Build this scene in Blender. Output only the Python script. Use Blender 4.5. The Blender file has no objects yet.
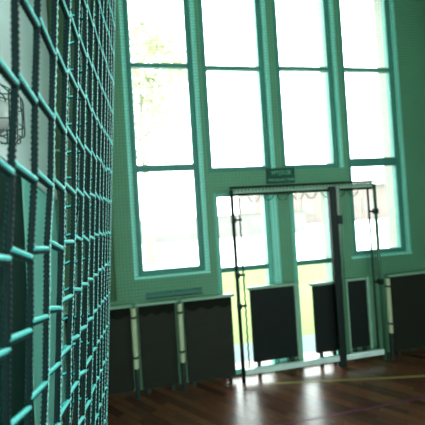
import bpy, bmesh, math, random
import numpy as np
from mathutils import Vector, Matrix
random.seed(7)
rng = np.random.default_rng(7)
S = bpy.context.scene
COL = S.collection

# ------------------------------------------------------------------ camera
H = 1.7762                      # eye height
YW = 3.3685                     # plane of the end wall
R_ = Vector((0.98417101, -0.1659842, -0.06210209))
U_ = Vector((0.05914499, -0.02270426, 0.99799118))
F_ = Vector((0.16706075, 0.98586701, 0.01252774))
cam = bpy.data.cameras.new('camera'); co = bpy.data.objects.new('camera', cam); COL.objects.link(co)
m = Matrix((R_, U_, -F_)).transposed().to_4x4(); m.translation = (0, 0, H)
co.matrix_world = m
cam.sensor_width = 36; cam.lens = 308 / 425 * 36; cam.clip_start = 0.02; cam.clip_end = 300
cam.dof.use_dof = True; cam.dof.focus_distance = 0.72; cam.dof.aperture_fstop = 4.5
S.camera = co

# ------------------------------------------------------------------ materials
def nmat(name, col, rough=0.6, var=0.12, scale=8.0, bump=0.0, bscale=60.0, spec=0.4, metal=0.0, stretch=(1, 1, 1)):
    mt = bpy.data.materials.new(name); mt.use_nodes = True
    nt = mt.node_tree; N = nt.nodes; L = nt.links
    b = N['Principled BSDF']
    b.inputs['Roughness'].default_value = rough; b.inputs['Metallic'].default_value = metal
    b.inputs['Specular IOR Level'].default_value = spec
    tc = N.new('ShaderNodeTexCoord'); mp = N.new('ShaderNodeMapping'); mp.inputs['Scale'].default_value = stretch
    L.new(tc.outputs['Object'], mp.inputs['Vector'])
    no = N.new('ShaderNodeTexNoise'); no.inputs['Scale'].default_value = scale; no.inputs['Detail'].default_value = 4
    L.new(mp.outputs['Vector'], no.inputs['Vector'])
    mx = N.new('ShaderNodeMix'); mx.data_type = 'RGBA'
    c = np.array(col)
    mx.inputs['A'].default_value = (*np.clip(c * (1 - var), 0, 1), 1)
    mx.inputs['B'].default_value = (*np.clip(c * (1 + var), 0, 1), 1)
    L.new(no.outputs['Fac'], mx.inputs['Factor']); L.new(mx.outputs['Result'], b.inputs['Base Color'])
    if bump:
        n2 = N.new('ShaderNodeTexNoise'); n2.inputs['Scale'].default_value = bscale
        L.new(mp.outputs['Vector'], n2.inputs['Vector'])
        bp = N.new('ShaderNodeBump'); bp.inputs['Strength'].default_value = bump; bp.inputs['Distance'].default_value = 0.01
        L.new(n2.outputs['Fac'], bp.inputs['Height']); L.new(bp.outputs['Normal'], b.inputs['Normal'])
    return mt

M = {}
M['wall'] = nmat('green_wall_paint', (0.14, 0.325, 0.195), 0.6, 0.10, 3.0, 0.15, 40)
M['pale_wall'] = nmat('pale_wall_paint', (0.36, 0.88, 0.80), 0.5, 0.06, 3.0, 0.1, 40)
M['frame'] = nmat('window_frame_paint', (0.055, 0.24, 0.20), 0.5, 0.10, 10)
M['casing'] = nmat('pale_trim_paint', (0.33, 0.82, 0.70), 0.5, 0.06, 8)
M['ceiling'] = nmat('ceiling_paint', (0.30, 0.42, 0.36), 0.8, 0.05, 3)
M['door_frame'] = nmat('door_paint', (0.16, 0.52, 0.42), 0.4, 0.08, 8)
M['board'] = nmat('dark_board', (0.017, 0.018, 0.012), 0.65, 0.25, 6, 0.2, 30, 0.2)
M['black_board'] = nmat('black_board', (0.008, 0.011, 0.010), 0.6, 0.25, 6, 0.2, 30, 0.15)
M['dark_scallop'] = nmat('dark_scallop_strip', (0.009, 0.010, 0.007), 0.9, 0.2, 20, spec=0.1)
M['rail'] = nmat('pale_wood_rail', (0.22, 0.36, 0.26), 0.4, 0.12, 12)
M['post'] = nmat('pale_post_paint', (0.50, 0.52, 0.33), 0.4, 0.12, 12)
M['foot'] = nmat('dark_post_foot', (0.02, 0.025, 0.022), 0.5, 0.2, 12)
M['dark_metal'] = nmat('dark_goal_metal', (0.006, 0.012, 0.010), 0.5, 0.2, 20, spec=0.25)
M['green_metal'] = nmat('green_goal_metal', (0.04, 0.12, 0.06), 0.3, 0.2, 20, spec=0.5)
M['bar'] = nmat('white_gloss_bar', (0.62, 0.72, 0.70), 0.18, 0.10, 15, spec=0.8)
M['rope'] = nmat('dark_lacing_rope', (0.03, 0.05, 0.035), 0.8, 0.3, 60)
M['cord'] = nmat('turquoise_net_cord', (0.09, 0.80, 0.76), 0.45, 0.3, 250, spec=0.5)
M['cord_shaded'] = nmat('shaded_net_cord', (0.002, 0.016, 0.017), 0.6, 0.3, 300, spec=0.2)  # shaded copy of the cord colour, for backlit cord sides
M['rim_light'] = nmat('cord_rim_light', (0.42, 0.92, 0.86), 0.5, 0.15, 300, spec=0.5)  # colour of the window-lit rim along the uprights
for k, sh in (('cord', .25), ('cord_shaded', .10)):
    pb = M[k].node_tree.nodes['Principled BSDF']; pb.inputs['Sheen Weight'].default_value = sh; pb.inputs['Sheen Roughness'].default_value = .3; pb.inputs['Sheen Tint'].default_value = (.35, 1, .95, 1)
M['fine'] = nmat('fine_net_cord', (0.04, 0.16, 0.11), 0.8, 0.2, 30, spec=0.1)
M['sign'] = nmat('dark_green_sign', (0.003, 0.042, 0.026), 0.6, 0.1, 20)
M['sign_text'] = nmat('pale_green_lettering', (0.16, 0.55, 0.36), 0.6, 0.05, 20)
M['backboard'] = nmat('pale_board', (0.80, 0.90, 0.90), 0.45, 0.05, 4)
M['wire'] = nmat('dark_guard_wire', (0.03, 0.06, 0.055), 0.4, 0.2, 30, metal=0.3)
M['lamp_body'] = nmat('lamp_dark_body', (0.03, 0.07, 0.06), 0.4, 0.2, 20)
M['lamp_glass'] = nmat('milky_lamp_glass', (0.8, 0.8, 0.78), 0.12, 0.03, 20, spec=0.8)
M['door_dark'] = nmat('dark_door_paint', (0.012, 0.040, 0.032), 0.8, 0.15, 5, spec=0.1)
M['cream'] = nmat('cream_render', (0.30, 0.285, 0.26), 0.9, 0.05, 6)
M['slab'] = nmat('dark_olive_slab', (0.075, 0.13, 0.055), 0.7, 0.2, 5)
M['vent'] = nmat('vent_metal', (0.05, 0.20, 0.15), 0.4, 0.1, 20)
M['grass'] = nmat('sunlit_grass', (0.092, 0.13, 0.030), 0.9, 0.15, 3)
M['paving'] = nmat('pale_paving', (0.075, 0.11, 0.115), 0.8, 0.1, 5)
M['plaza'] = nmat('bright_yard', (0.8, 0.8, 0.76), 0.9, 0.04, 0.6)
M['peach'] = nmat('peach_facade', (0.125, 0.100, 0.092), 0.9, 0.06, 0.8)
M['roofing'] = nmat('roof_sheet', (0.085, 0.078, 0.072), 0.9, 0.05, 2)
M['dark_pane'] = nmat('facade_pane', (0.115, 0.098, 0.092), 0.6, 0.05, 2)
M['leaf'] = nmat('yellow_green_leaf', (0.27, 0.28, 0.17), 0.8, 0.15, 1.5)
M['bark'] = nmat('tree_bark', (0.17, 0.16, 0.13), 0.9, 0.2, 10)
M['hedge'] = nmat('mottled_render', (0.120, 0.117, 0.107), 0.9, 0.25, 1.2)

g = bpy.data.materials.new('window_glass'); g.use_nodes = True
nt = g.node_tree; nt.nodes.clear()
o = nt.nodes.new('ShaderNodeOutputMaterial'); mx = nt.nodes.new('ShaderNodeMixShader')
tr = nt.nodes.new('ShaderNodeBsdfTransparent'); tr.inputs[0].default_value = (0.95, 0.97, 0.96, 1)
gl = nt.nodes.new('ShaderNodeBsdfGlossy'); gl.inputs['Roughness'].default_value = 0.03
fr = nt.nodes.new('ShaderNodeFresnel'); fr.inputs[0].default_value = 1.3
nt.links.new(fr.outputs[0], mx.inputs[0]); nt.links.new(tr.outputs[0], mx.inputs[1]); nt.links.new(gl.outputs[0], mx.inputs[2])
nt.links.new(mx.outputs[0], o.inputs[0]); M['glass'] = g

# parquet floor
fl = bpy.data.materials.new('parquet'); fl.use_nodes = True
nt = fl.node_tree; N = nt.nodes; L = nt.links; b = N['Principled BSDF']
tc = N.new('ShaderNodeTexCoord'); mp = N.new('ShaderNodeMapping'); mp.inputs['Rotation'].default_value = (0, 0, math.radians(48))
L.new(tc.outputs['Object'], mp.inputs['Vector'])
br = N.new('ShaderNodeTexBrick'); br.inputs['Color1'].default_value = (0.29, 0.10, 0.05, 1); br.inputs['Color2'].default_value = (0.11, 0.042, 0.026, 1)
br.inputs['Mortar'].default_value = (0.05, 0.022, 0.014, 1); br.inputs['Scale'].default_value = 1.0
br.inputs['Brick Width'].default_value = 0.42; br.inputs['Row Height'].default_value = 0.07; br.inputs['Mortar Size'].default_value = 0.0015
L.new(mp.outputs['Vector'], br.inputs['Vector'])
no = N.new('ShaderNodeTexNoise'); no.inputs['Scale'].default_value = 6; no.inputs['Detail'].default_value = 6
ms = N.new('ShaderNodeMapping'); ms.inputs['Scale'].default_value = (1, 12, 1); L.new(mp.outputs['Vector'], ms.inputs['Vector']); L.new(ms.outputs['Vector'], no.inputs['Vector'])
mx = N.new('ShaderNodeMix'); mx.data_type = 'RGBA'; mx.blend_type = 'MULTIPLY'; mx.inputs['Factor'].default_value = 0.6
L.new(br.outputs['Color'], mx.inputs['A']); L.new(no.outputs['Color'], mx.inputs['B']); L.new(mx.outputs['Result'], b.inputs['Base Color'])
b.inputs['Roughness'].default_value = 0.27; b.inputs['Specular IOR Level'].default_value = 0.6
M['floor'] = fl
M['yellow_line'] = nmat('yellow_court_line', (0.34, 0.23, 0.06), 0.3, 0.1, 10)
M['purple_line'] = nmat('purple_court_line', (0.13, 0.03, 0.06), 0.3, 0.1, 10)

# ------------------------------------------------------------------ mesh helpers
class MB:
    def __init__(s): s.v = []; s.f = []
    def add(s, vs, fs):
        n = len(s.v); s.v += [tuple(map(float, p)) for p in vs]; s.f += [tuple(i + n for i in q) for q in fs]; return s
    def box(s, a, b_):
        x0, y0, z0 = a; x1, y1, z1 = b_
        return s.add([(x0, y0, z0), (x1, y0, z0), (x1, y1, z0), (x0, y1, z0), (x0, y0, z1), (x1, y0, z1), (x1, y1, z1), (x0, y1, z1)],
                     [(0, 3, 2, 1), (4, 5, 6, 7), (0, 1, 5, 4), (1, 2, 6, 5), (2, 3, 7, 6), (3, 0, 4, 7)])
    def tube(s, path, r, n=8, lobes=0, pitch=0.012, amp=0.2, phase=0.0, cap=True):
        P = np.array(path, float); m_ = len(P)
        T = np.gradient(P, axis=0); T /= np.linalg.norm(T, axis=1)[:, None] + 1e-12
        ref = np.array([1.0, 0, 0]) if abs(T[:, 0]).mean() < 0.7 else np.array([0, 0, 1.0])
        A = np.cross(T, ref); A /= np.linalg.norm(A, axis=1)[:, None]; B = np.cross(T, A)
        d = np.concatenate([[0], np.cumsum(np.linalg.norm(np.diff(P, axis=0), axis=1))])
        th = np.arange(n) * 2 * np.pi / n
        rr = np.full((m_, n), r) if np.isscalar(r) else np.repeat(np.array(r)[:, None], n, 1)
        if lobes:
            rr = rr * (1 + amp * np.cos(lobes * (th[None] - 2 * np.pi * d[:, None] / pitch) + phase))
        V = P[:, None] + rr[..., None] * (np.cos(th)[None, :, None] * A[:, None] + np.sin(th)[None, :, None] * B[:, None])
        fs = []
        for i in range(m_ - 1):
            for j in range(n):
                k = (j + 1) % n
                fs.append((i * n + j, i * n + k, (i + 1) * n + k, (i + 1) * n + j))
        if cap: fs += [tuple(range(n - 1, -1, -1)), tuple((m_ - 1) * n + j for j in range(n))]
        return s.add(V.reshape(-1, 3), fs)
    def build(s, name, mat, parent=None, bevel=0.0, smooth=False, origin=None):
        me = bpy.data.meshes.new(name)
        v = s.v
        if origin is not None: v = [(a - origin[0], b_ - origin[1], c - origin[2]) for a, b_, c in v]
        me.from_pydata(v, [], s.f); me.update()
        bm = bmesh.new(); bm.from_mesh(me); bmesh.ops.recalc_face_normals(bm, faces=bm.faces); bm.to_mesh(me); bm.free()
        me.materials.append(mat)
        if smooth: me.polygons.foreach_set('use_smooth', [True] * len(me.polygons))
        ob = bpy.data.objects.new(name, me); COL.objects.link(ob)
        if origin is not None: ob.location = origin
        if parent: ob.parent = parent
        if bevel:
            mo = ob.modifiers.new('bevel', 'BEVEL'); mo.width = bevel; mo.segments = 2; mo.limit_method = 'ANGLE'
        return ob
def box(a, b_): return MB().box(a, b_)
def tag(ob, label=None, cat=None, group=None, kind=None):
    if label: ob['label'] = label
    if cat: ob['category'] = cat
    if group: ob['group'] = group
    if kind: ob['kind'] = kind
    return ob
def empty(name, loc=(0, 0, 0)):
    e = bpy.data.objects.new(name, None); e.empty_display_size = 0.1; COL.objects.link(e); e.location = loc; return e
def part(mb, name, mat, parent, bevel=0.0, smooth=False):      # parts are written in world coordinates
    return mb.build(name, mat, parent, bevel, smooth, origin=None) if parent is None else _part(mb, name, mat, parent, bevel, smooth)
def _part(mb, name, mat, parent, bevel, smooth):
    ob = mb.build(name, mat, None, bevel, smooth)
    ob.parent = parent
    o_ = Vector((0, 0, 0)); p = parent
    while p: o_ += p.location; p = p.parent
    ob.data.transform(Matrix.Translation(-o_))
    return ob
def struct(mb, name, mat, bevel=0.0): return tag(mb.build(name, mat, None, bevel), kind='structure')

# ------------------------------------------------------------------ room shell
XL, XR, YB, ZC = -1.04, 5.2, -4.5, 5.0
TW = 0.28
fo = struct(box((XL - .2, YB - .2, -0.2), (XR + .2, YW + TW, 0)), 'floor', M['floor'])
def strip(p, q, w):
    p = Vector((*p, 0)); q = Vector((*q, 0)); d = (q - p).normalized(); n = Vector((-d.y, d.x, 0)) * w / 2
    return MB().add([p - n, q - n, q + n, p + n, *[v + Vector((0, 0, .0015)) for v in (p - n, q - n, q + n, p + n)]],
                    [(0, 3, 2, 1), (4, 5, 6, 7), (0, 1, 5, 4), (1, 2, 6, 5), (2, 3, 7, 6), (3, 0, 4, 7)])
part(strip((1.0, 3.107), (5.1, 2.315), .035), 'yellow_line', M['yellow_line'], fo)
part(strip((-0.900, 2.478), (5.100, 2.512), .025), 'purple_line', M['purple_line'], fo)

# openings of the end wall: (x0, x1, z0, z1)
ZT = 4.72
OPEN = {1: (-0.265, 0.445, 1.19, ZT), 2: (0.555, 1.275, 2.27, ZT), 3: (1.425, 2.135, 2.27, ZT), 4: (2.255, 2.965, 1.20, ZT)}
DOOR = {1: (0.585, 1.235, 0.0, 2.03), 2: (1.485, 2.025, 0.0, 2.03)}
xs = sorted({XL - .2, XR + .2} | {v for o_ in (*OPEN.values(), *DOOR.values()) for v in o_[:2]})
w = MB(); w2 = MB(); YM = YW + .09
for a, b_ in zip(xs[:-1], xs[1:]):
    c = (a + b_) / 2
    cuts = sorted([o_[2:] for o_ in (*OPEN.values(), *DOOR.values()) if o_[0] < c < o_[1]])
    z = 0.0
    for z0, z1 in cuts:
        if z0 > z: w.box((a, YW, z), (b_, YM, z0)); w2.box((a, YM, z), (b_, YW + TW, z0))
        z = z1
    w.box((a, YW, z), (b_, YM, ZC)); w2.box((a, YM, z), (b_, YW + TW, ZC))
wbk = struct(w, 'wall_back', M['wall'])
part(w2, 'outer_masonry', M['cream'], wbk)
FW = (-0.9, 1.6, 1.2, 3.2)           # unseen wide window, added behind the camera for fill light
struct(MB().box((XL - .2, YB - .2, 0), (FW[0], YB, ZC)).box((FW[1], YB - .2, 0), (XR + .2, YB, ZC))
       .box((FW[0], YB - .2, 0), (FW[1], YB, FW[2])).box((FW[0], YB - .2, FW[3]), (FW[1], YB, ZC)), 'wall_front', M['wall'])
struct(box((XL - .2, YB - .2, ZC), (XR + .2, YW + TW, ZC + .15)), 'ceiling', M['ceiling'])
# side walls; the right one has an unseen window added for fill light
def side_wall(name, xa, xb, wins, zr, mat):
    w = MB(); y = YB
    for a, b_ in wins:
        w.box((xa, y, 0), (xb, a, ZC)); w.box((xa, a, 0), (xb, b_, zr[0])); w.box((xa, a, zr[1]), (xb, b_, ZC)); y = b_
    w.box((xa, y, 0), (xb, YW, ZC))
    return struct(w, name, mat)
RW = [(-2.6, -1.4)]; RZ = (1.0, 3.2)
side_wall('wall_right', XR, XR + .2, RW, RZ, M['pale_wall'])
side_wall('wall_left', XL - .2, XL, [], (0, 0), M['pale_wall'])

struct(box((3.1, 2.05, 0), (XR, 2.2, ZC)), 'shade_partition', M['wall'])  # unseen partition, added to shade the right part of the end wall

# ------------------------------------------------------------------ windows of the end wall
YF = YW + 0.004                     # front of the sashes, set back in the wall
def frame_rect(x0, x1, z0, z1, l, r, bt, t, y0=None, y1=None):
    y0 = YF if y0 is None else y0; y1 = YF + .07 if y1 is None else y1
    mb = MB()
    mb.box((x0, y0, z0), (x0 + l, y1, z1)); mb.box((x1 - r, y0, z0), (x1, y1, z1))
    if bt: mb.box((x0 + l, y0, z0), (x1 - r, y1, z0 + bt))
    if t: mb.box((x0 + l, y0, z1 - t), (x1 - r, y1, z1))
    return mb
def window(n, munts):
    x0, x1, z0, z1 = OPEN[n]
    e = tag(empty('window_%d' % n, ((x0 + x1) / 2, YW, z0)), kind='structure')
    part(frame_rect(x0, x1, z0, z1, .05, .055, .05, .05), 'window_frame', M['frame'], e, .006)
    zs = [z0 + .05] + [z for z, _ in munts] + [z1 - .05]
    for z, hh in munts: part(box((x0 + .05, YF + .004, z - hh), (x1 - .055, YF + .06, z + hh)), 'muntin', M['frame'], e, .005)
    for a, b_ in zip(zs[:-1], zs[1:]): part(box((x0 + .045, YF + .016, a), (x1 - .05, YF + .022, b_)), 'glass_pane', M['glass'], e)
    c = MB().box((x1 + .001, YW - .022, z0 - .01), (x1 + .058, YW + .002, z1))  # pale strip where light falls on the reveal, built as flat trim
    part(c, 'casing', M['casing'], e, .008)
    if n == 1:
        part(box((x0 - .045, YW - .012, z0 - .01), (x0 - .002, YW + .002, z1)), 'casing', M['casing'], e)
    if n in (1, 4):
        part(box((x0 - .045, YW - .03, z0 - .035), (x1 + .06, YW + .003, z0)), 'sill', M['casing'], e, .006)
window(1, [(2.335, .035), (3.462, .022)]); window(4, [(2.32, .05), (3.462, .022)])
window(2, [(3.45, .022)]); window(3, [(3.46, .022)])

# ------------------------------------------------------------------ the two glazed door leaves
for n in (1, 2):
    x0, x1, z0, z1 = DOOR[n]
    e = tag(empty('door_%d' % n, ((x0 + x1) / 2, YW, 0)), kind='structure')
    part(frame_rect(x0, x1, z0, z1, .05, .055, .0, .045), 'door_frame', M['door_frame'], e, .006)
    part(box((x0 + .05, YF + .006, 1.14), (x1 - .055, YF + .05, 1.195)), 'muntin', M['frame'], e, .004)
    part(box((x0 + .05, YF + .006, 0.0), (x1 - .055, YF + .05, .05)), 'bottom_rail', M['door_frame'], e, .004)
    for a, b_ in ((.05, 1.14), (1.195, z1 - .045)): part(box((x0 + .045, YF + .016, a), (x1 - .05, YF + .022, b_)), 'glass_pane', M['glass'], e)
    c = MB().box((x1 + .001, YW - .012, .0), (x1 + .09, YW + .002, z1 + .02))
    part(c, 'casing', M['casing'], e)

# ------------------------------------------------------------------ left wall: dark door
d = tag(empty('door_3', (XL, 2.3, 0)), kind='structure')
part(box((XL + .001, 1.66, .01), (XL + .016, 2.55, 2.36)), 'door_leaf', M['door_dark'], d, .003)
part(box((XL + .016, 1.72, 1.0), (XL + .05, 1.84, 1.03)), 'door_handle', M['wire'], d, .004)
part(box((XL, 2.551, 0), (XL + .019, 2.60, 2.36)), 'door_casing', M['casing'], d)

# ------------------------------------------------------------------ white board on the left wall, with hooks
wb = tag(empty('wall_board', (XL + .05, 2.95, 2.2)), 'large pale white board fixed on the left wall above the dark door', 'board')
xa, xb = XL + .021, XL + .045
pts = [(1.75, 2.344), (2.95, 2.098), (3.26, 2.035), (3.26, 4.75), (1.75, 4.75)]
nb = len(pts)
part(MB().add([(xa, y, z) for y, z in pts] + [(xb, y, z) for y, z in pts],
     [tuple(range(nb)), tuple(range(2 * nb - 1, nb - 1, -1))] + [(i, (i + 1) % nb, nb + (i + 1) % nb, nb + i) for i in range(nb)]), 'board_face', M['backboard'], wb, .004)
for y, z in ((2.40, 2.397), (2.67, 2.326)):
    part(MB().tube([(xb - .002, y - .03, z - .012), (xb + .02, y - .03, z - .016), (xb + .025, y, z - .014), (xb + .025, y + .028, z), (xb + .022, y + .03, z + .045)], .005, 6), 'hook', M['wire'], wb, smooth=True)

# ------------------------------------------------------------------ caged lamp on that board
yc, zc, xw, LS = 2.12, 2.50, xb + .001, .8
cl = tag(empty('caged_lamp', (xw, yc, zc)), 'round glass lamp inside a wire cage on the white board', 'lamp')
def disc(r0, r1, x0, x1, n=20, sy=1.0, sz=1.0):
    th = [2 * math.pi * i / n for i in range(n)]
    return MB().add([(x0, yc + sy * r0 * math.cos(t), zc + sz * r0 * math.sin(t)) for t in th] + [(x1, yc + sy * r1 * math.cos(t), zc + sz * r1 * math.sin(t)) for t in th],
        [tuple(range(n)), tuple(range(2 * n - 1, n - 1, -1))] + [(i, (i + 1) % n, n + (i + 1) % n, n + i) for i in range(n)])
part(disc(.13, .12, xw, xw + .04, sz=1.2), 'base_plate', M['lamp_body'], cl, .004, True)
dome = MB(); nn, kk = 20, 8; vs = []; fs = []
for i in range(kk + 1):
    a = i / kk * math.pi / 2 * .98
    for j in range(nn):
        t = 2 * math.pi * j / nn
        vs.append((xw + .04 + .11 * math.sin(a), yc + .092 * math.cos(a) * math.cos(t), zc + .115 * math.cos(a) * math.sin(t)))
for i in range(kk):
    for j in range(nn):
        k = (j + 1) % nn; fs.append((i * nn + j, i * nn + k, (i + 1) * nn + k, (i + 1) * nn + j))
fs.append(tuple(kk * nn + j for j in range(nn)))
part(dome.add(vs, fs), 'glass_bowl', M['lamp_glass'], cl, 0, True)
gw = MB()
def loop(hy, hz, x, r=.006):
    rc = .05; P = []
    for cy_, cz_, a0 in ((hy - rc, hz - rc, 0), (-(hy - rc), hz - rc, 90), (-(hy - rc), -(hz - rc), 180), (hy - rc, -(hz - rc), 270)):
        for q in range(5):
            a = math.radians(a0 + q * 22.5); P.append((x, yc + cy_ + rc * math.cos(a), zc + cz_ + rc * math.sin(a)))
    P.append(P[0]); gw.tube(P, r, 6)
loop(.165, .205, xw + .02); loop(.16, .20, xw + .10); loop(.125, .165, xw + .17)
for sy in (-1, 1):
    gw.tube([(xw, yc + sy * .16 * .6, zc + .205), (xw + .10, yc + sy * .1, zc + .20), (xw + .17, yc + sy * .075, zc + .165), (xw + .18, yc + sy * .07, zc), (xw + .17, yc + sy * .075, zc - .165), (xw + .10, yc + sy * .1, zc - .20), (xw, yc + sy * .096, zc - .205)], .005, 6)
for sz in (-1, 1):
    gw.tube([(xw, yc - .165, zc + sz * .08), (xw + .1, yc - .16, zc + sz * .08), (xw + .17, yc - .125, zc + sz * .07), (xw + .17, yc + .125, zc + sz * .07), (xw + .1, yc + .16, zc + sz * .08), (xw, yc + .165, zc + sz * .08)], .005, 6)
part(gw, 'wire_guard', M['wire'], cl, 0, True)
part(MB().tube([(xw + .07, yc - .2, zc + .24 + .44 * t) for t in (0, .04, .15, .5, .85, .96, 1)], [.04, .06, .07, .072, .066, .05, .02], 14), 'ballast_housing', M['lamp_body'], cl, 0, True)
for ob in cl.children:
    ob.scale = (LS,) * 3 if ob.name.split('.')[0] != 'ballast_housing' else (1, 1, 1)

tag(box((-1.02, YW - .05, .96), (-.50, YW - .001, 4.96)).build('wall_slab', M['slab'], None, .012), 'tall dark olive panel on the end wall, seen through the turquoise net', 'wall pad')  # plain dark olive slab over the left end of the green wall
# pale pipe at the corner of the end wall
pp = MB().tube([(-1.035, YW - .061, 2.545), (-.93, YW - .061, 2.53), (-.72, YW - .061, 2.475), (-.52, YW - .061, 2.46)], .010, 10)
for x in (-.9, -.55): pp.box((x - .012, YW - .066, 2.45 if x > -.7 else 2.51), (x + .012, YW - .05, 2.475 if x > -.7 else 2.535))
tag(pp.build('wall_pipe', M['casing'], None, 0, True), 'thin pale pipe on the green wall behind the turquoise net', 'pipe')

# ------------------------------------------------------------------ boards standing along the end wall
def board_panel(label, x0, x1, zb, zt, post=None, stiles=(0, 0), dark_scallop=False, y=YW - .12, rail=True, mat='board'):
    e = tag(empty('barrier_board', ((x0 + x1) / 2, y, 0)), label, 'panel', 'dark barrier panels along the wall')
    part(box((x0, y + .012, zb), (x1, y + .045, zt)), 'board', M[mat], e, .006)
    if rail: part(box((x0 - .03, y - .005, zt + .001), (x1 + .03, y + .055, zt + .03)), 'top_rail', M['rail'], e, .005)
    if stiles[0]: part(box((x0 - stiles[0], y, zb - .03), (x0 - .001, y + .05, zt)), 'stile', M['rail'], e, .005)
    if stiles[1]: part(box((x1 + .001, y, zb - .03), (x1 + stiles[1], y + .05, zt)), 'stile', M['rail'], e, .005)
    lx = [x0 + .06, x1 - .06]
    for x in lx: part(box((x - .02, y + .015, 0), (x + .02, y + .042, zb + .001)), 'leg', M['foot'], e, .003)
    if dark_scallop:
        n = 24; V = []; Fc = []
        for i in range(n + 1):
            t = i / n; x = x0 + .004 + (x1 - x0 - .008) * t
            dz = .075 + .03 * math.sin(t * math.pi * 3) ** 2
            for yy in (y - .004, y + .010): V += [(x, yy, zt - .002), (x, yy, zt - dz)]
        for i in range(n):
            a = i * 4; b2 = a + 4
            Fc += [(a, a + 1, b2 + 1, b2), (a + 2, b2 + 2, b2 + 3, a + 3), (a + 1, a + 3, b2 + 3, b2 + 1), (a, b2, b2 + 2, a + 2)]
        part(MB().add(V, Fc), 'dark_scallop', M['dark_scallop'], e)  # darker scalloped strip just below the top rail
    return e
def post(label, x, zt, y=YW - .155, r=.026):
    e = tag(empty('barrier_post', (x, y, 0)), label, 'post', 'round pale posts of the barrier')
    part(MB().tube([(x, y, .30), (x, y, zt)], r, 14), 'shaft', M['post'], e, .003, False)
    part(MB().tube([(x, y, 0), (x, y, .30)], r * .95, 14), 'foot', M['foot'], e)
    for z in (.40, zt - .10): part(MB().tube([(x, y, z), (x, y, z + .022)], r * 1.18, 14), 'collar', M['foot'], e)
    return e
board_panel('dark panel seen through the turquoise net, beside the left wall', -.99, -.37, .05, .90, dark_scallop=True)
board_panel('dark panel under the left window, between two pale posts', -.28, .09, .05, .90, dark_scallop=True)
board_panel('dark panel between a pale post and the left goal post', .19, .70, .05, .90, dark_scallop=True)
board_panel('black panel inside the goal, in front of the left glazed door', .915, 1.425, .15, .945, stiles=(0, .05), y=YW - .10, mat='black_board')
board_panel('black panel inside the goal, in front of the right glazed door', 1.655, 1.94, .15, .915, stiles=(0, 0), y=YW - .10, mat='black_board')
board_panel('narrow black panel between the middle and right goal posts', 2.085, 2.325, .15, .925, stiles=(.05, .04), y=YW - .10, mat='black_board')
board_panel('brown panel right of the goal, behind a pale post', 2.63, 3.95, .05, .93)
post('pale post under the left edge of the left window', -.325, .90)
post('pale post under the right part of the left window', .14, .90)
post('pale post right of the goal, at the brown panel', 2.555, .93)
# long low fitting on the wall under the left window
lf = tag(empty('wall_vent', (.1, YW, .95)), 'long narrow two part fitting on wall under left window', 'vent')
part(box((-.20, YW - .035, .958), (.085, YW, 1.005)), 'cover', M['vent'], lf, .004)
part(box((.095, YW - .035, .958), (.40, YW, 1.005)), 'cover', M['vent'], lf, .004)
part(box((-.20, YW - .042, .946), (.40, YW, .957)), 'base_strip', M['foot'], lf)

# ------------------------------------------------------------------ goal
yg = YW - .15
gf = tag(empty('goal_frame', (1.55, yg, 0)), 'dark metal goal with two bays in front of the glazed doors', 'goal')
part(MB().tube([(.772, yg, 0), (.764, yg, 2.04)], .020, 10), 'left_post', M['dark_metal'], gf, 0, True)
part(MB().box((1.885, yg - .03, 0), (1.965, yg + .03, 2.03)), 'middle_post', M['dark_metal'], gf, .008)
part(box((1.975, yg - .02, .13), (2.02, yg + .02, 2.02)), 'middle_post_stay', M['green_metal'], gf, .006)
part(MB().tube([(2.468, yg, 0), (2.468, yg, 2.04)], .019, 10), 'right_post', M['green_metal'], gf, 0, True)
part(MB().tube([(2.398, yg + .02, .12), (2.398, yg + .02, 1.99)], .012, 8), 'net_rope', M['rope'], gf, 0, True)
part(MB().tube([(.745, yg, 2.068), (2.488, yg, 2.068)], .013, 10), 'crossbar', M['dark_metal'], gf, 0, True)
part(MB().tube([(.78, yg + .01, 1.992), (2.46, yg + .01, 1.992)], .013, 8), 'crossbar_brace', M['dark_metal'], gf, 0, True)
part(box((.793, yg - .015, .065), (2.449, yg + .02, .125)), 'ground_bar', M['bar'], gf, .006)  # pale glossy bar just above the floor
part(box((.785, yg + .005, 2.006), (2.46, yg + .02, 2.054)), 'net_band', M['rail'], gf)
# laced ropes beside the posts
z = np.linspace(.13, 1.96, 120)
part(MB().tube(np.stack([.842 + .004 * np.sin(z * 70), np.full_like(z, yg + .005), z], 1), .0085, 6), 'net_rope', M['rope'], gf, 0, True)
for x0, x1, zz in ((.766, .845, 1.72), (.769, .845, 1.13), (.770, .845, .80), (2.466, 2.40, 1.72), (2.466, 2.40, .9)):
    cpm = MB().box((x0 - .022, yg - .026, zz - .03), (x0 + .026, yg + .026, zz + .03)).box((min(x0, x1), yg - .012, zz - .012), (max(x0, x1) + .012, yg + .025, zz + .012))
    part(cpm, 'clamp', M['dark_metal'], gf, .004)
part(box((1.96, yg - .032, 1.60), (2.025, yg + .032, 1.70)), 'clamp', M['dark_metal'], gf, .004)
lc = MB()
for i in range(42):
    x = .785 + i * .0395
    lc.tube([(x, yg, 2.081), (x + .012, yg - .024, 2.056), (x + .018, yg, 2.030), (x + .022, yg + .024, 2.05), (x + .03, yg, 2.083)], .005, 5)
part(lc, 'lacing', M['rope'], gf, 0, True)
for i in range(9):
    x = .95 + i * .17 + rng.normal() * .02
    if x > 2.2: continue
    t = np.linspace(0, 1, 9); part(MB().tube(np.stack([x + .14 * t, np.full(9, yg + .022), 1.975 - (.05 + .03 * rng.random()) * 4 * t * (1 - t)], 1), .005, 5), 'net_loop', M['rope'], gf, 0, True)

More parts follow.
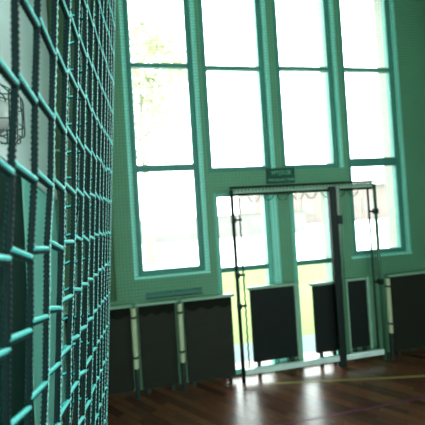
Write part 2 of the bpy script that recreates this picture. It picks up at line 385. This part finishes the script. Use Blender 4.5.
# ------------------------------------------------------------------ exit sign
sg = tag(empty('exit_sign', (1.39, YW, 2.19)), 'dark green exit sign above the goal, between the doors', 'sign')
part(box((1.22, YW - .025, 2.108), (1.56, YW - .001, 2.283)), 'sign_plate', M['sign'], sg, .004)
def text(body, x, z, size, ext, mat, parent):
    cu = bpy.data.curves.new('lettering', 'FONT'); cu.body = body; cu.size = size; cu.align_x = 'CENTER'; cu.extrude = ext
    t = bpy.data.objects.new('lettering_source', cu); COL.objects.link(t)
    dg = bpy.context.evaluated_depsgraph_get(); me = bpy.data.meshes.new_from_object(t.evaluated_get(dg))
    bpy.data.objects.remove(t); bpy.data.curves.remove(cu)
    me.transform(Matrix.Rotation(math.pi / 2, 4, 'X')); me.transform(Matrix.Translation((x, YW - .027, z)))
    me.materials.clear(); me.materials.append(mat)
    ob = bpy.data.objects.new('lettering', me); COL.objects.link(ob); ob.parent = parent
    me.transform(Matrix.Translation(-parent.location)); return ob
text('WYJŚCIE', 1.39, 2.208, .062, .002, M['sign_text'], sg)
text('EWAKUACYJNE', 1.39, 2.132, .045, .002, M['sign_text'], sg)

# ------------------------------------------------------------------ fine protective net across the end wall
fn = MB(); yn = YW - .075; t_ = .0012
PX = .034
x = XL + .02
while x < XR - .02:
    fn.box((x - t_, yn - t_, .962), (x + t_, yn + t_, ZC - .01)); x += PX
z = .963
while z < ZC - .02:
    fn.box((XL + .02, yn - t_, z - t_), (XR - .03, yn + t_, z + t_)); z += PX
tag(fn.build('protective_net', M['fine']), 'fine green net stretched across windows and green wall', 'net')

# ------------------------------------------------------------------ the turquoise net near the camera
net = tag(empty('safety_net', (-.2, .6, 0)), 'large turquoise knotted rope net hanging close on the left', 'net')
def offset(z): z = np.clip(z, .6, 2.7); return .173 + (1.64 - z) * .075
RB = .12; Y1 = 1.03
def sheet(s, z):
    s = np.asarray(s, float); z = np.asarray(z, float); Lz = offset(z)
    s, z, Lz = np.broadcast_arrays(s, z, Lz)
    a = np.maximum(s - Y1, 0) / RB
    return np.stack([-Lz - RB + RB * np.cos(a), np.minimum(s, Y1) + RB * np.sin(a), z], -1)
ss = [-.42]
while ss[-1] < Y1 + RB * 1.9: ss.append(ss[-1] + (.0605 if ss[-1] < .72 else max(.036, .0605 - .09 * (ss[-1] - .72))))
ss = np.array(ss)
rows = 1.65 + .0965 * np.arange(-17, 35)
rows = rows[(rows > .05) & (rows < ZC - .03)]
js = rng.normal(0, .0028, (len(ss), len(rows))); jz = rng.normal(0, .003, (len(ss), len(rows)))
DZ = .009
CR = .0040
def seg(P, step):
    P = np.array(P); d = np.concatenate([[0], np.cumsum(np.linalg.norm(np.diff(P, axis=0), axis=1))])
    q = np.linspace(0, d[-1], max(2, int(d[-1] / step) + 1)); return np.stack([np.interp(q, d, P[:, k]) for k in range(3)], 1)
for i, s in enumerate(ss):
    zz = [0.004]; sv = [s]
    for k, zr in enumerate(rows):
        zz += [zr + jz[i, k] - DZ, zr + jz[i, k] + DZ]; sv += [s + js[i, k]] * 2
    zz.append(ZC - .003); sv.append(s)
    zz = np.array(zz); sv = np.array(sv)
    mb = MB()
    fine = s > .2
    lo, hi = (1.0, 2.5) if fine else (9, 9)
    if fine:
        zf = np.arange(lo, hi, .0024)
        mb.tube(sheet(np.interp(zf, zz, sv), zf), CR, 8, lobes=2, pitch=.014, amp=.22, phase=i)
        for a, b_ in ((.004, lo), (hi, ZC - .003)):
            zf = np.linspace(a, b_, 40); mb.tube(sheet(np.interp(zf, zz, sv), zf), CR, 6)
    else:
        zf = np.linspace(.004, ZC - .003, 120); mb.tube(sheet(np.interp(zf, zz, sv), zf), CR, 6)
    uc = part(mb, 'upright_cord', M['cord_shaded'], net, 0, True)
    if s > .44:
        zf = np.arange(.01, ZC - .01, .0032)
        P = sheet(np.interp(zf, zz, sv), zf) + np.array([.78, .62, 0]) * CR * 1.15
        part(MB().tube(P, .0011 + .0007 * np.sin(zf / .0128 * 2 * np.pi + i * 2), 5), 'lit_rim', M['rim_light'], uc, 0, True)  # window light on the cord edge, built as a thin pale tube
for k, zr in enumerate(rows):
    mb = MB(); md = MB(); vis = 1.0 < zr < 2.5
    for i in range(len(ss) - 1):
        t = np.linspace(0, 1, 26 if (vis and ss[i] > .2) else 5)
        sA, sB = ss[i] + js[i, k], ss[i + 1] + js[i + 1, k]
        zA, zB = zr + jz[i, k] + DZ * .6, zr + jz[i + 1, k] - DZ * .6
        P = sheet(sA + (sB - sA) * t, zA + (zB - zA) * t)
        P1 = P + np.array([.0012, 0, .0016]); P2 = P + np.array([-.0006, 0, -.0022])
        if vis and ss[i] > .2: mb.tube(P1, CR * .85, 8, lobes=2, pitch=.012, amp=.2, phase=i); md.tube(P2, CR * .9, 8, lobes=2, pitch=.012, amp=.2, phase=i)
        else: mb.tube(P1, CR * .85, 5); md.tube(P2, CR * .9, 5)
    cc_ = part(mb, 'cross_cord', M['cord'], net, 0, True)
    part(md, 'shaded_underside', M['cord_shaded'], cc_, 0, True)  # shade under the row, built as a separate dark tube
zf = np.linspace(.004, ZC - .003, 200)
part(MB().tube(sheet(ss[-1] + .012, zf), .006, 8), 'edge_rope', M['cord_shaded'], net, 0, True)

# ------------------------------------------------------------------ outside
yo = YW + TW
def ground(name, y0, y1, mat): return struct(box((-40, y0, -.25), (60, y1, -.02)), name, M[mat])
ground('pavement', yo, yo + .55, 'paving')
ground('lawn', yo + .55, 10.2, 'grass')
ground('yard_ground', 10.2, 90, 'plaza')
# peach building beyond the yard
bl = tag(empty('building', (22, 40, 0)), 'pale peach low building far beyond the right windows', 'building')
part(box((12, 38, -.02), (46, 46, 4.6)), 'wall', M['peach'], bl)
part(box((11.6, 37.6, 4.6), (46.4, 46.4, 4.9)), 'roof', M['roofing'], bl)
for i in range(7):
    x = 14 + i * 4.4
    part(box((x, 37.93, 1.2), (x + 1.6, 38.0, 3.0)), 'window', M['dark_pane'], bl, .01)
# wall across the yard seen through the lower left window
def leaves(n, fn_, size):
    mb = MB()
    for _ in range(n):
        c = Vector(fn_()); q = Matrix.Rotation(random.random() * 6.28, 3, 'Z') @ Matrix.Rotation(random.uniform(-1.2, 1.2), 3, 'X')
        s_ = size * random.uniform(.6, 1.3); a = q @ Vector((s_, 0, 0)); b2 = q @ Vector((0, s_ * .6, s_ * .15))
        mb.add([c - a, c - b2, c + a, c + b2], [(0, 1, 2, 3)])
    return mb
gw_ = tag(empty('garden_wall', (-9, 24, 0)), 'low pale mottled garden wall outside the lower left window', 'garden wall')
part(box((-28, 24, -.02), (11.9, 24.35, 1.70)), 'wall', M['hedge'], gw_)
part(box((-28.1, 23.93, 1.701), (12, 24.42, 1.80)), 'coping', M['roofing'], gw_)
def tree(x, y, hgt, cr, cz, n, label):
    e = tag(empty('tree', (x, y, -.02)), label, 'tree', 'trees outside the left windows')
    tr_ = MB().tube([(x, y, -.02), (x + .05, y, hgt * .3), (x - .05, y, hgt * .6), (x, y, hgt * .85)], [.2, .16, .1, .03], 10)
    for k in range(7):
        a = random.random() * 6.28; z0 = hgt * random.uniform(.4, .75)
        tr_.tube([(x, y, z0), (x + cr * .4 * math.cos(a), y + cr * .4 * math.sin(a), z0 + .7), (x + cr * .8 * math.cos(a), y + cr * .8 * math.sin(a), z0 + 1.2)], [.07, .045, .015], 6)
    part(tr_, 'trunk', M['bark'], e, 0, True)
    cl_ = [(random.gauss(0, .5), random.gauss(0, .5), random.gauss(0, .5)) for _ in range(26)]
    def fn2():
        c = random.choice(cl_); return (x + cr * (c[0] + random.gauss(0, .13)), y + cr * (c[1] + random.gauss(0, .13)), cz + cr * .9 * (c[2] + random.gauss(0, .13)))
    part(leaves(n, fn2, .13), 'foliage', M['leaf'], e)
tree(-.5, 13.0, 9.5, 2.6, 8.4, 2600, 'leafy yellow green tree outside the upper left window')

# ------------------------------------------------------------------ light
wd = bpy.data.worlds.new('world'); S.world = wd; wd.use_nodes = True
bg = wd.node_tree.nodes['Background']; bg.inputs['Color'].default_value = (0.90, 1.0, 0.99, 1); bg.inputs['Strength'].default_value = 3.0
def portal(x, y, z, sx, sz, rot):
    l = bpy.data.lights.new('window_daylight', 'AREA'); l.shape = 'RECTANGLE'; l.size = sx; l.size_y = sz
    l.cycles.is_portal = True
    ob = bpy.data.objects.new('window_daylight', l); COL.objects.link(ob); ob.location = (x, y, z); ob.rotation_euler = rot
for o_ in OPEN.values(): portal((o_[0] + o_[1]) / 2, YW + TW + .01, (o_[2] + o_[3]) / 2, o_[1] - o_[0], o_[3] - o_[2], (-math.pi / 2, 0, 0))
for o_ in DOOR.values(): portal((o_[0] + o_[1]) / 2, YW + TW + .01, 1.015, o_[1] - o_[0], 2.03, (-math.pi / 2, 0, 0))

for a, b_ in RW: portal(XR + .21, (a + b_) / 2, sum(RZ) / 2, RZ[1] - RZ[0], b_ - a, (0, math.pi / 2, 0))  # portal of the added right window
portal(sum(FW[:2]) / 2, YB - .21, sum(FW[2:]) / 2, FW[1] - FW[0], FW[3] - FW[2], (math.pi / 2, 0, 0))  # portal of the added window behind the camera

vs_ = S.view_settings
S.display_settings.display_device = 'sRGB'
vs_.view_transform = 'Standard'; vs_.look = 'None'; vs_.gamma = 1; vs_.use_curve_mapping = False; vs_.exposure = 2.25
S.cycles.max_bounces = 10; S.cycles.diffuse_bounces = 6; S.cycles.transparent_max_bounces = 12
